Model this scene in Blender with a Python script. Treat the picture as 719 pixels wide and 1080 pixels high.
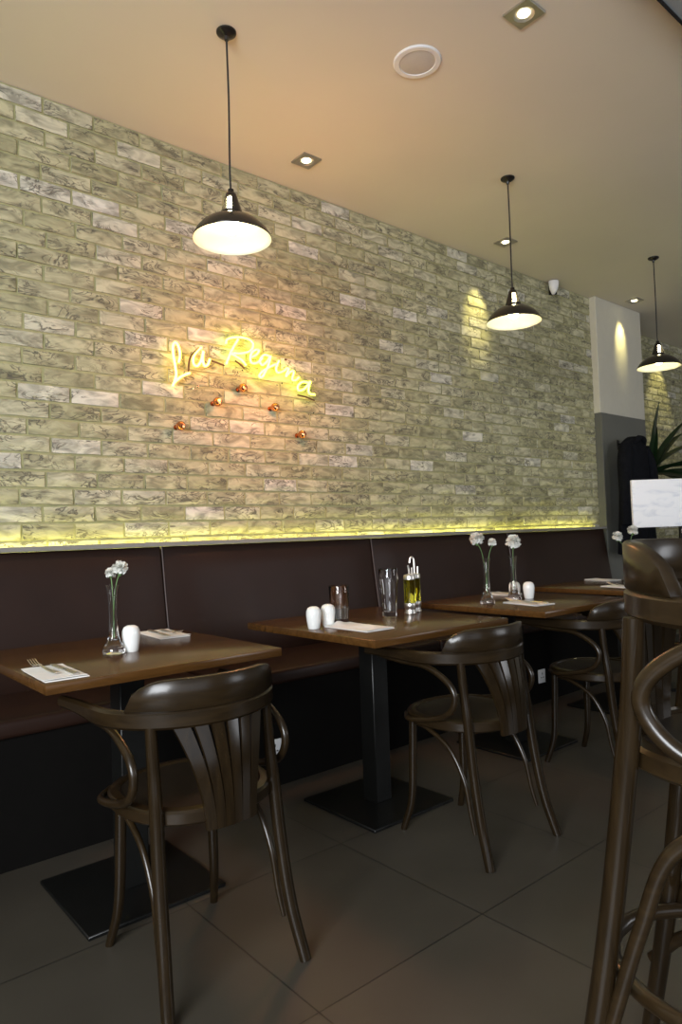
import bpy, bmesh, math, random
from mathutils import Vector, Matrix, noise
random.seed(7)
PI = math.pi
sc = bpy.context.scene
for o in list(bpy.data.objects):
    bpy.data.objects.remove(o)
C = sc.collection

# ------------------------------------------------------------------ camera, world, light, exposure
YAW, PITCH, ROLL, FPX, CAMH = 0.70027, 0.033477, -0.034546, 723.3, 1.11
def make_camera():
    cy, sy = math.cos(YAW), math.sin(YAW)
    fwd0, r0, u0 = Vector((sy, cy, 0)), Vector((cy, -sy, 0)), Vector((0, 0, 1))
    fwd = fwd0 * math.cos(PITCH) + u0 * math.sin(PITCH)
    up = u0 * math.cos(PITCH) - fwd0 * math.sin(PITCH)
    r = r0 * math.cos(ROLL) + up * math.sin(ROLL)
    u = up * math.cos(ROLL) - r0 * math.sin(ROLL)
    cd = bpy.data.cameras.new('camera')
    co = bpy.data.objects.new('camera', cd)
    C.objects.link(co)
    m = Matrix((r, u, -fwd)).transposed().to_4x4()
    m.translation = Vector((0, 0, CAMH))
    co.matrix_world = m
    cd.sensor_fit = 'VERTICAL'
    cd.sensor_height = 36.0
    cd.lens = FPX / 1080.0 * 36.0
    cd.clip_start = 0.05
    sc.camera = co
make_camera()

w = bpy.data.worlds.new('world')
sc.world = w
w.use_nodes = True
w.node_tree.nodes['Background'].inputs[0].default_value = (0.75, 0.85, 1.0, 1)
w.node_tree.nodes['Background'].inputs[1].default_value = 0.6

def area_light(name, loc, target, sx, sy, power, color):
    ld = bpy.data.lights.new(name, 'AREA')
    ld.shape = 'RECTANGLE'
    ld.size, ld.size_y = sx, sy
    ld.energy = power
    ld.color = color
    o = bpy.data.objects.new(name, ld)
    C.objects.link(o)
    o.location = loc
    d = Vector(target) - Vector(loc)
    o.rotation_euler = d.to_track_quat('-Z', 'Y').to_euler()
    return o
# daylight entering through the shop window behind the camera and the door glass to its left
area_light('window_daylight', (-0.2, -2.93, 1.75), (-0.2, 3.0, 1.75), 3.9, 2.1, 12, (0.90, 0.95, 1.0))
area_light('side_window_daylight', (-2.13, -0.6, 1.80), (3.0, 1.0, 0.0), 2.2, 1.5, 225, (0.92, 0.96, 1.0))

area_light('added_rear_fill', (5.6, -2.93, 1.9), (5.6, 3.0, 1.9), 2.2, 1.5, 45, (0.95, 0.97, 1.0))  # added fill through an invented rear opening, brightens the right of the room

vs = sc.view_settings
sc.display_settings.display_device = 'sRGB'
vs.view_transform = 'Standard'
vs.look = 'None'
vs.exposure = 0.20
vs.gamma = 1.0
vs.use_curve_mapping = False
sc.cycles.use_denoising = True
sc.cycles.sample_clamp_indirect = 6.0

NEON_COL, NEON_STR = (0.84, 1.0, 0.015), 5.8
NEON_WARM, NEON_WARM_STR, SIGN_FILL_COL, SIGN_FILL_W = (1.0, 0.64, 0.03), 6.0, (1.0, 0.37, 0.17), 17.0
LED_COL, LED_STR = (1.0, 0.95, 0.20), 20.0
BULB_COL, BULB_STR = (1.0, 0.90, 0.48), 30.0
SPOT_COL, SPOT_W = (1.0, 0.88, 0.36), 24.0

# ------------------------------------------------------------------ materials
def nodemat(name):
    m = bpy.data.materials.new(name)
    m.use_nodes = True
    nt = m.node_tree
    return m, nt, nt.nodes['Principled BSDF']

def simple(name, col, rough=0.5, metal=0.0, spec=0.5, coat=0.0, var=0.0, vscale=20.0, bump=0.0, bscale=80.0):
    m, nt, b = nodemat(name)
    b.inputs['Roughness'].default_value = rough
    b.inputs['Metallic'].default_value = metal
    b.inputs['Specular IOR Level'].default_value = spec
    b.inputs['Coat Weight'].default_value = coat
    b.inputs['Coat Roughness'].default_value = 0.12
    tc = nt.nodes.new('ShaderNodeTexCoord')
    n = nt.nodes.new('ShaderNodeTexNoise')
    n.inputs['Scale'].default_value = vscale
    n.inputs['Detail'].default_value = 4
    nt.links.new(tc.outputs['Object'], n.inputs['Vector'])
    r = nt.nodes.new('ShaderNodeValToRGB')
    r.color_ramp.elements[0].position = 0.3
    r.color_ramp.elements[1].position = 0.7
    r.color_ramp.elements[0].color = (*[max(0, c * (1 - var)) for c in col], 1)
    r.color_ramp.elements[1].color = (*[min(1, c * (1 + var)) for c in col], 1)
    nt.links.new(n.outputs['Fac'], r.inputs['Fac'])
    nt.links.new(r.outputs['Color'], b.inputs['Base Color'])
    if bump:
        n2 = nt.nodes.new('ShaderNodeTexNoise')
        n2.inputs['Scale'].default_value = bscale
        n2.inputs['Detail'].default_value = 3
        nt.links.new(tc.outputs['Object'], n2.inputs['Vector'])
        bp = nt.nodes.new('ShaderNodeBump')
        bp.inputs['Strength'].default_value = bump
        bp.inputs['Distance'].default_value = 0.002
        nt.links.new(n2.outputs['Fac'], bp.inputs['Height'])
        nt.links.new(bp.outputs['Normal'], b.inputs['Normal'])
    return m

def wood(name, c0, c1, rough, stretch=(2, 30, 30), coat=0.3, spec=0.5):
    m, nt, b = nodemat(name)
    tc = nt.nodes.new('ShaderNodeTexCoord')
    mp = nt.nodes.new('ShaderNodeMapping')
    mp.inputs['Scale'].default_value = stretch
    nt.links.new(tc.outputs['Object'], mp.inputs['Vector'])
    n = nt.nodes.new('ShaderNodeTexNoise')
    n.inputs['Scale'].default_value = 1.5
    n.inputs['Detail'].default_value = 8
    n.inputs['Roughness'].default_value = 0.65
    n.inputs['Distortion'].default_value = 0.6
    nt.links.new(mp.outputs[0], n.inputs['Vector'])
    r = nt.nodes.new('ShaderNodeValToRGB')
    r.color_ramp.elements[0].position = 0.32
    r.color_ramp.elements[1].position = 0.7
    r.color_ramp.elements[0].color = (*c0, 1)
    r.color_ramp.elements[1].color = (*c1, 1)
    nt.links.new(n.outputs['Fac'], r.inputs['Fac'])
    nt.links.new(r.outputs['Color'], b.inputs['Base Color'])
    b.inputs['Roughness'].default_value = rough
    b.inputs['Specular IOR Level'].default_value = spec
    b.inputs['Coat Weight'].default_value = coat
    b.inputs['Coat Roughness'].default_value = 0.15
    bp = nt.nodes.new('ShaderNodeBump')
    bp.inputs['Strength'].default_value = 0.08
    bp.inputs['Distance'].default_value = 0.001
    nt.links.new(n.outputs['Fac'], bp.inputs['Height'])
    nt.links.new(bp.outputs['Normal'], b.inputs['Normal'])
    return m

def emit(name, col, strength, base=(0.8, 0.8, 0.7)):
    m, nt, b = nodemat(name)
    b.inputs['Base Color'].default_value = (*base, 1)
    b.inputs['Emission Color'].default_value = (*col, 1)
    b.inputs['Emission Strength'].default_value = strength
    return m

def glass(name, col=(1, 1, 1), rough=0.0, ior=1.45):
    m, nt, b = nodemat(name)
    b.inputs['Base Color'].default_value = (*col, 1)
    b.inputs['Transmission Weight'].default_value = 1.0
    b.inputs['Roughness'].default_value = rough
    b.inputs['IOR'].default_value = ior
    return m

def brick_mat(name, tint=(1, 1, 1)):
    m, nt, b = nodemat(name)
    L = nt.links.new
    geo = nt.nodes.new('ShaderNodeNewGeometry')
    tc = nt.nodes.new('ShaderNodeTexCoord')
    # every brick reads the vein pattern at an offset of its own
    comb = nt.nodes.new('ShaderNodeVectorMath'); comb.operation = 'SCALE'
    comb.inputs[0].default_value = (37.0, 91.0, 53.0)
    L(geo.outputs['Random Per Island'], comb.inputs['Scale'])
    add = nt.nodes.new('ShaderNodeVectorMath'); add.operation = 'ADD'
    L(tc.outputs['Object'], add.inputs[0]); L(comb.outputs[0], add.inputs[1])
    mp = nt.nodes.new('ShaderNodeMapping')
    mp.inputs['Scale'].default_value = (7, 7, 17)
    L(add.outputs[0], mp.inputs['Vector'])
    # base colour per brick
    r1 = nt.nodes.new('ShaderNodeValToRGB')
    e = r1.color_ramp.elements
    e[0].position = 0.0; e[0].color = (0.38, 0.36, 0.215, 1)
    e[1].position = 1.0; e[1].color = (0.66, 0.63, 0.54, 1)
    for p, c in ((0.3, (0.455, 0.43, 0.27)), (0.6, (0.50, 0.472, 0.305)), (0.86, (0.535, 0.507, 0.36)), (0.93, (0.60, 0.575, 0.465))):
        k = e.new(p); k.color = (*c, 1)
    L(geo.outputs['Random Per Island'], r1.inputs['Fac'])
    # cloudy patches
    n1 = nt.nodes.new('ShaderNodeTexNoise'); n1.inputs['Scale'].default_value = 1.3; n1.inputs['Detail'].default_value = 5; n1.inputs['Distortion'].default_value = 1.0
    L(mp.outputs[0], n1.inputs['Vector'])
    ra = nt.nodes.new('ShaderNodeValToRGB')
    ra.color_ramp.elements[0].position = 0.33; ra.color_ramp.elements[0].color = (0.52, 0.52, 0.51, 1)
    ra.color_ramp.elements[1].position = 0.62; ra.color_ramp.elements[1].color = (1.12, 1.12, 1.12, 1)
    L(n1.outputs['Fac'], ra.inputs['Fac'])
    mul = nt.nodes.new('ShaderNodeMixRGB'); mul.blend_type = 'MULTIPLY'; mul.inputs[0].default_value = 1
    L(r1.outputs['Color'], mul.inputs[1]); L(ra.outputs['Color'], mul.inputs[2])
    # dark crease veins
    n2 = nt.nodes.new('ShaderNodeTexNoise'); n2.inputs['Scale'].default_value = 1.1; n2.inputs['Detail'].default_value = 6; n2.inputs['Distortion'].default_value = 2.2
    L(mp.outputs[0], n2.inputs['Vector'])
    s = nt.nodes.new('ShaderNodeMath'); s.operation = 'SUBTRACT'; s.inputs[1].default_value = 0.5
    L(n2.outputs['Fac'], s.inputs[0])
    ab = nt.nodes.new('ShaderNodeMath'); ab.operation = 'ABSOLUTE'; L(s.outputs[0], ab.inputs[0])
    rv = nt.nodes.new('ShaderNodeValToRGB')
    rv.color_ramp.elements[0].position = 0.0; rv.color_ramp.elements[0].color = (1, 1, 1, 1)
    rv.color_ramp.elements[1].position = 0.05; rv.color_ramp.elements[1].color = (0, 0, 0, 1)
    L(ab.outputs[0], rv.inputs['Fac'])
    n3 = nt.nodes.new('ShaderNodeTexNoise'); n3.inputs['Scale'].default_value = 0.8; n3.inputs['Detail'].default_value = 2
    L(mp.outputs[0], n3.inputs['Vector'])
    r3 = nt.nodes.new('ShaderNodeValToRGB')
    r3.color_ramp.elements[0].position = 0.43; r3.color_ramp.elements[1].position = 0.58
    L(n3.outputs['Fac'], r3.inputs['Fac'])
    mm = nt.nodes.new('ShaderNodeMath'); mm.operation = 'MULTIPLY'
    L(rv.outputs['Color'], mm.inputs[0]); L(r3.outputs['Color'], mm.inputs[1])
    m2 = nt.nodes.new('ShaderNodeMath'); m2.operation = 'MULTIPLY'; m2.inputs[1].default_value = 0.95
    L(mm.outputs[0], m2.inputs[0])
    mix = nt.nodes.new('ShaderNodeMixRGB')
    mix.inputs[2].default_value = (0.10, 0.092, 0.075, 1)
    L(m2.outputs[0], mix.inputs[0]); L(mul.outputs['Color'], mix.inputs[1])
    L(mix.outputs['Color'], b.inputs['Base Color'])
    b.inputs['Roughness'].default_value = 0.85
    b.inputs['Specular IOR Level'].default_value = 0.25
    n4 = nt.nodes.new('ShaderNodeTexNoise'); n4.inputs['Scale'].default_value = 6; n4.inputs['Detail'].default_value = 4
    L(mp.outputs[0], n4.inputs['Vector'])
    h = nt.nodes.new('ShaderNodeMath'); h.operation = 'SUBTRACT'
    L(n4.outputs['Fac'], h.inputs[0]); L(mm.outputs[0], h.inputs[1])
    bp = nt.nodes.new('ShaderNodeBump'); bp.inputs['Strength'].default_value = 0.5; bp.inputs['Distance'].default_value = 0.004
    L(h.outputs[0], bp.inputs['Height']); L(bp.outputs['Normal'], b.inputs['Normal'])
    return m

def floor_mat():
    m, nt, b = nodemat('floor_tile')
    L = nt.links.new
    tc = nt.nodes.new('ShaderNodeTexCoord')
    mp = nt.nodes.new('ShaderNodeMapping')
    mp.inputs['Location'].default_value = (-0.985 + 0.6 * 10, -1.31 + 0.635 * 10, 0)
    L(tc.outputs['Object'], mp.inputs['Vector'])
    bt = nt.nodes.new('ShaderNodeTexBrick')
    bt.offset = 0.0
    bt.inputs['Scale'].default_value = 1.0
    bt.inputs['Brick Width'].default_value = 0.6
    bt.inputs['Row Height'].default_value = 0.635
    bt.inputs['Mortar Size'].default_value = 0.0022
    bt.inputs['Mortar Smooth'].default_value = 0.1
    bt.inputs['Bias'].default_value = 0.0
    bt.inputs['Color1'].default_value = (0.048, 0.041, 0.031, 1)
    bt.inputs['Color2'].default_value = (0.054, 0.046, 0.035, 1)
    bt.inputs['Mortar'].default_value = (0.018, 0.016, 0.013, 1)
    L(mp.outputs[0], bt.inputs['Vector'])
    n = nt.nodes.new('ShaderNodeTexNoise'); n.inputs['Scale'].default_value = 3.0; n.inputs['Detail'].default_value = 6
    L(tc.outputs['Object'], n.inputs['Vector'])
    r = nt.nodes.new('ShaderNodeValToRGB')
    r.color_ramp.elements[0].position = 0.3; r.color_ramp.elements[0].color = (0.85, 0.85, 0.85, 1)
    r.color_ramp.elements[1].position = 0.7; r.color_ramp.elements[1].color = (1.1, 1.1, 1.1, 1)
    L(n.outputs['Fac'], r.inputs['Fac'])
    mul = nt.nodes.new('ShaderNodeMixRGB'); mul.blend_type = 'MULTIPLY'; mul.inputs[0].default_value = 1
    L(bt.outputs['Color'], mul.inputs[1]); L(r.outputs['Color'], mul.inputs[2])
    L(mul.outputs['Color'], b.inputs['Base Color'])
    b.inputs['Roughness'].default_value = 0.42
    bp = nt.nodes.new('ShaderNodeBump'); bp.inputs['Strength'].default_value = 0.25; bp.inputs['Distance'].default_value = 0.002
    bp.invert = True
    L(bt.outputs['Fac'], bp.inputs['Height']); L(bp.outputs['Normal'], b.inputs['Normal'])
    return m

M = {}
M['floor'] = floor_mat()
M['brick'] = brick_mat('pale_brick')
M['mortar'] = simple('mortar', (0.36, 0.345, 0.175), 0.95, var=0.15, vscale=30, bump=0.4, bscale=120)
M['ceiling'] = simple('ceiling_paint', (0.66, 0.61, 0.52), 0.9, var=0.02, vscale=2)
M['white_paint'] = simple('white_wall_paint', (0.58, 0.55, 0.46), 0.8, var=0.02)
M['grey_paint'] = simple('grey_gloss_paint', (0.12, 0.122, 0.108), 0.35, var=0.05, vscale=5)
M['bulkhead'] = simple('grey_bulkhead_paint', (0.28, 0.30, 0.31), 0.6, var=0.03)
M['dark_wall'] = simple('dark_rear_wall_paint', (0.05, 0.045, 0.04), 0.8, var=0.03)
M['side_wall'] = simple('side_wall_paint', (0.55, 0.51, 0.44), 0.85, var=0.03)
M['leather'] = simple('brown_leather', (0.019, 0.0080, 0.0048), 0.45, spec=0.3, var=0.12, vscale=6, bump=0.15, bscale=300)
M['piping'] = simple('highlight_piping', (0.10, 0.075, 0.07), 0.3, var=0.05)  # paler than the leather: the seam's highlight is put into the colour
M['plinth'] = simple('black_plinth', (0.003, 0.0025, 0.002), 0.8, spec=0.1, var=0.1)
M['ledge'] = simple('grey_ledge', (0.24, 0.23, 0.21), 0.45, var=0.05)
M['bentwood'] = wood('bentwood', (0.012, 0.007, 0.0028), (0.024, 0.0142, 0.0056), 0.28, (6, 6, 40), 0.15, 0.35)
M['bentwood_v'] = wood('bentwood_vertical', (0.010, 0.006, 0.0026), (0.020, 0.012, 0.005), 0.17, (40, 40, 4), 0.2, 0.3)
M['seat_ply'] = wood('seat_plywood', (0.010, 0.006, 0.003), (0.016, 0.010, 0.0045), 0.55, (30, 4, 30), 0.1, 0.3)
M['table_wood'] = wood('table_wood', (0.050, 0.021, 0.005), (0.098, 0.044, 0.012), 0.20, (3, 28, 28), 0.0, 0.3)
M['black_metal'] = simple('black_metal', (0.006, 0.006, 0.0055), 0.35, 0.0, spec=0.3, var=0.1)
M['lamp_black'] = simple('black_enamel', (0.012, 0.010, 0.009), 0.25, var=0.1)
M['lamp_white'] = simple('white_enamel', (0.85, 0.83, 0.72), 0.35, var=0.02)
M['cord'] = simple('black_cord', (0.015, 0.014, 0.013), 0.7, var=0.1)
M['bulb'] = emit('bulb_glow', BULB_COL, BULB_STR)
M['spot_glow'] = emit('downlight_glow', (1.0, 0.93, 0.6), 9.0)
M['brushed'] = simple('brushed_steel', (0.42, 0.39, 0.34), 0.35, 0.8, var=0.05, vscale=60)
M['chrome'] = simple('steel', (0.78, 0.74, 0.68), 0.34, 1.0, var=0.03)
M['porcelain'] = simple('white_porcelain', (0.82, 0.82, 0.79), 0.18, coat=0.3, var=0.01)
M['hole'] = simple('dark_hole', (0.02, 0.02, 0.02), 0.8)
M['napkin'] = simple('white_napkin', (0.80, 0.79, 0.76), 0.9, var=0.03, vscale=40, bump=0.2, bscale=300)
M['glass'] = glass('clear_glass')
M['water'] = glass('water', (0.95, 0.98, 0.97), 0, 1.33)
M['oil'] = glass('olive_oil', (0.62, 0.56, 0.05), 0.0, 1.47)
def petal_mat():
    m, nt, b = nodemat('white_petal')
    b.inputs['Base Color'].default_value = (0.90, 0.90, 0.85, 1)
    b.inputs['Roughness'].default_value = 0.8
    tr = nt.nodes.new('ShaderNodeBsdfTranslucent'); tr.inputs[0].default_value = (0.92, 0.92, 0.86, 1)
    mx = nt.nodes.new('ShaderNodeMixShader'); mx.inputs[0].default_value = 0.25
    nt.links.new(b.outputs[0], mx.inputs[1]); nt.links.new(tr.outputs[0], mx.inputs[2])
    nt.links.new(mx.outputs[0], nt.nodes['Material Output'].inputs['Surface'])
    return m
M['petal'] = petal_mat()
M['stem'] = simple('flower_stem', (0.10, 0.19, 0.06), 0.5, var=0.2)
M['copper'] = simple('copper', (0.75, 0.30, 0.14), 0.2, 1.0, var=0.08)
M['neon'] = emit('neon_glow', NEON_COL, NEON_STR)
M['neon_warm'] = emit('neon_warm_glow', NEON_WARM, NEON_WARM_STR)
M['blackout'] = simple('blacked_out_tube', (0.09, 0.035, 0.015), 0.4)
M['led'] = emit('led_glow', LED_COL, LED_STR)
M['white_plastic'] = simple('white_plastic', (0.74, 0.74, 0.75), 0.4, var=0.02)
M['grille'] = simple('speaker_grille', (0.52, 0.50, 0.48), 0.7, var=0.05, vscale=300, bump=0.4, bscale=700)
M['coat'] = simple('dark_cloth', (0.007, 0.0075, 0.010), 0.95, spec=0.1, var=0.3, vscale=30, bump=0.3, bscale=200)
M['leaf'] = simple('dark_leaf', (0.018, 0.045, 0.016), 0.4, var=0.35, vscale=10)
M['pot'] = simple('dark_pot', (0.03, 0.028, 0.026), 0.6, var=0.2)
M['soil'] = simple('soil', (0.02, 0.014, 0.009), 0.95, var=0.3)
M['wicker'] = simple('tan_wicker', (0.30, 0.20, 0.11), 0.7, var=0.35, vscale=60, bump=0.6, bscale=120)
def board_mat():
    m, nt, b = nodemat('white_marbled_board')
    L = nt.links.new
    tc = nt.nodes.new('ShaderNodeTexCoord'); mp = nt.nodes.new('ShaderNodeMapping')
    mp.inputs['Scale'].default_value = (6, 6, 16)
    L(tc.outputs['Object'], mp.inputs['Vector'])
    n = nt.nodes.new('ShaderNodeTexNoise'); n.inputs['Scale'].default_value = 1.0; n.inputs['Detail'].default_value = 4; n.inputs['Distortion'].default_value = 0.8
    L(mp.outputs[0], n.inputs['Vector'])
    r = nt.nodes.new('ShaderNodeValToRGB')
    r.color_ramp.elements[0].position = 0.25; r.color_ramp.elements[0].color = (0.58, 0.62, 0.72, 1)
    r.color_ramp.elements[1].position = 0.5; r.color_ramp.elements[1].color = (0.95, 0.96, 0.98, 1)
    L(n.outputs['Fac'], r.inputs['Fac']); L(r.outputs['Color'], b.inputs['Base Color'])
    b.inputs['Roughness'].default_value = 0.4
    return m
M['board'] = board_mat()

# ------------------------------------------------------------------ mesh helpers
def catmull(pts, sub):
    pts = [Vector(p) for p in pts]
    if len(pts) < 3 or sub <= 1:
        return pts
    out = []
    n = len(pts)
    for i in range(n - 1):
        p0 = pts[max(i - 1, 0)]; p1 = pts[i]; p2 = pts[i + 1]; p3 = pts[min(i + 2, n - 1)]
        if i == 0: p0 = p1 * 2 - p2
        if i == n - 2: p3 = p2 * 2 - p1
        for k in range(sub):
            t = k / sub
            out.append(0.5 * ((2 * p1) + (p2 - p0) * t + (2 * p0 - 5 * p1 + 4 * p2 - p3) * t * t + (3 * p1 - p0 - 3 * p2 + p3) * t ** 3))
    out.append(pts[-1])
    return out

def sweep(bm, pts, rad, seg=10, sub=6, cap=True):
    """round tube; rad is a number or one radius per control point"""
    n0 = len(pts)
    P = catmull(pts, sub)
    N = len(P)
    def R(i):
        if isinstance(rad, (int, float)): return rad
        t = i / (N - 1) * (n0 - 1); a = min(int(t), n0 - 2); f = t - a
        return rad[a] * (1 - f) + rad[a + 1] * f
    rings = []
    nrm = None
    for i in range(N):
        d = (P[min(i + 1, N - 1)] - P[max(i - 1, 0)]).normalized()
        if nrm is None:
            a = Vector((0, 0, 1)) if abs(d.z) < 0.9 else Vector((1, 0, 0))
            nrm = d.cross(a).normalized()
        else:
            nrm = (nrm - d * nrm.dot(d)).normalized()
        b = d.cross(nrm)
        rings.append([bm.verts.new(P[i] + (nrm * math.cos(2 * PI * k / seg) + b * math.sin(2 * PI * k / seg)) * R(i)) for k in range(seg)])
    for i in range(N - 1):
        for k in range(seg):
            bm.faces.new((rings[i][k], rings[i][(k + 1) % seg], rings[i + 1][(k + 1) % seg], rings[i + 1][k]))
    if cap:
        bm.faces.new(list(reversed(rings[0]))); bm.faces.new(rings[-1])
    return bm

def sections(bm, secs, closed=False):
    """loft a list of equal-length vertex loops"""
    R = [[bm.verts.new(v) for v in s] for s in secs]
    n = len(R[0])
    rng = len(R) if closed else len(R) - 1
    for i in range(rng):
        a, b = R[i], R[(i + 1) % len(R)]
        for k in range(n):
            bm.faces.new((a[k], a[(k + 1) % n], b[(k + 1) % n], b[k]))
    if not closed:
        bm.faces.new(list(reversed(R[0]))); bm.faces.new(R[-1])
    return bm

def band(bm, path, half_t, zlo, zhi, bev=0.004):
    """strip on edge following a plan path; zlo / zhi / half_t are functions of t in 0..1"""
    N = len(path)
    secs = []
    for i in range(N):
        t = i / (N - 1)
        d = path[min(i + 1, N - 1)] - path[max(i - 1, 0)]
        d = Vector((d.x, d.y, 0)).normalized()
        nn = Vector((d.y, -d.x, 0))
        h = half_t(t); a, b = zlo(t), zhi(t); e = min(bev, h * 0.8, (b - a) * 0.4)
        base = Vector((path[i].x, path[i].y, 0))
        pr = [(-h, a + e), (-h + e, a), (h - e, a), (h, a + e), (h, b - e), (h - e, b), (-h + e, b), (-h, b - e)]
        secs.append([base + nn * u + Vector((0, 0, v)) for u, v in pr])
    sections(bm, secs)
    return bm

def lathe(bm, prof, seg=32, cx=0, cy=0, z0=0, arc=None):
    rings = []
    for r, z in prof:
        if r < 1e-6:
            rings.append([bm.verts.new((cx, cy, z0 + z))])
        else:
            rings.append([bm.verts.new((cx + r * math.cos(2 * PI * k / seg), cy + r * math.sin(2 * PI * k / seg), z0 + z)) for k in range(seg)])
    for a, b in zip(rings, rings[1:]):
        for k in range(seg):
            k2 = (k + 1) % seg
            if arc and not arc(k): continue
            if len(a) == 1 and len(b) == 1: continue
            if len(a) == 1: bm.faces.new((a[0], b[k2], b[k]))
            elif len(b) == 1: bm.faces.new((a[k], a[k2], b[0]))
            else: bm.faces.new((a[k], a[k2], b[k2], b[k]))
    return bm

def box(bm, x0, x1, y0, y1, z0, z1, bev=0.0, seg=2):
    r = bmesh.ops.create_cube(bm, size=1.0)
    for v in r['verts']:
        v.co = Vector(((x0 + x1) / 2 + v.co.x * (x1 - x0), (y0 + y1) / 2 + v.co.y * (y1 - y0), (z0 + z1) / 2 + v.co.z * (z1 - z0)))
    if bev:
        es = set()
        for v in r['verts']:
            es.update(v.link_edges)
        bmesh.ops.bevel(bm, geom=list(es), offset=bev, segments=seg, affect='EDGES', profile=0.5)
    return bm

def NB(): return bmesh.new()

def obj(name, bm, mat, parent=None, loc=(0, 0, 0), rot=(0, 0, 0), smooth=True, ang=38):
    bmesh.ops.recalc_face_normals(bm, faces=bm.faces[:])
    me = bpy.data.meshes.new(name)
    if smooth:
        for f in bm.faces: f.smooth = True
        for e in bm.edges:
            if len(e.link_faces) == 2 and e.calc_face_angle(0) > math.radians(ang): e.smooth = False
    bm.to_mesh(me); bm.free()
    o = bpy.data.objects.new(name, me)
    for mm in (mat if isinstance(mat, list) else [mat]): me.materials.append(mm)
    C.objects.link(o)
    o.location = loc; o.rotation_euler = rot
    if parent: o.parent = parent
    return o

def tag(o, label, cat, group=None):
    o['label'] = label; o['category'] = cat
    if group: o['group'] = group
    return o
def thing(name, label, cat, loc=(0, 0, 0), rz=0, group=None):
    o = bpy.data.objects.new(name, None)
    o.empty_display_size = 0.05
    C.objects.link(o)
    o.location = loc; o.rotation_euler = (0, 0, rz)
    return tag(o, label, cat, group)
def struct(name, bm, mat, smooth=False):
    o = obj(name, bm, mat, smooth=smooth)
    o['kind'] = 'structure'
    return o
def dup(root, label, loc, rz=0):
    r = root.copy(); C.objects.link(r); r.location = loc; r.rotation_euler = (0, 0, rz); r['label'] = label
    for ch in list(root.children):
        c = ch.copy(); C.objects.link(c); c.parent = r
        for g in list(ch.children):
            d = g.copy(); C.objects.link(d); d.parent = c
    return r

# ------------------------------------------------------------------ the room
WALL_Y, CEIL, X0, X1, YB = 3.2, 3.17, -2.2, 9.6, -3.0
PX0, PX1, PY = 5.704, 6.535, 3.14
bm = NB(); box(bm, X0 - .1, X1 + .1, YB - .1, 3.7, -0.1, 0); struct('floor', bm, M['floor'])
bm = NB(); box(bm, X0 - .1, X1 + .1, YB - .1, 3.7, CEIL, CEIL + .1); struct('ceiling', bm, M['ceiling'])
# end and rear walls (never seen directly; they hold the daylight openings, the right rear one added for fill)
bm = NB()
for a in ((X0 - .1, X0, YB, -1.75, 0, CEIL), (X0 - .1, X0, .55, 3.2, 0, CEIL), (X0 - .1, X0, -1.75, .55, 0, 1.0), (X0 - .1, X0, -1.75, .55, 2.6, CEIL)): box(bm, *a)
struct('wall_left', bm, M['side_wall'])
bm = NB()
for a in ((X0, -2.2, YB - .1, YB, 0, CEIL), (1.8, 4.5, YB - .1, YB, 0, CEIL), (6.7, X1, YB - .1, YB, 0, CEIL), (4.5, 6.7, YB - .1, YB, 0, 1.15), (4.5, 6.7, YB - .1, YB, 2.65, CEIL), (-2.2, 1.8, YB - .1, YB, 0, 0.65), (-2.2, 1.8, YB - .1, YB, 2.85, CEIL)): box(bm, *a)
struct('wall_back', bm, M['dark_wall'])
bm = NB(); box(bm, X1, X1 + .1, YB, 3.6, 0, CEIL); struct('wall_right', bm, M['side_wall'])

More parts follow.
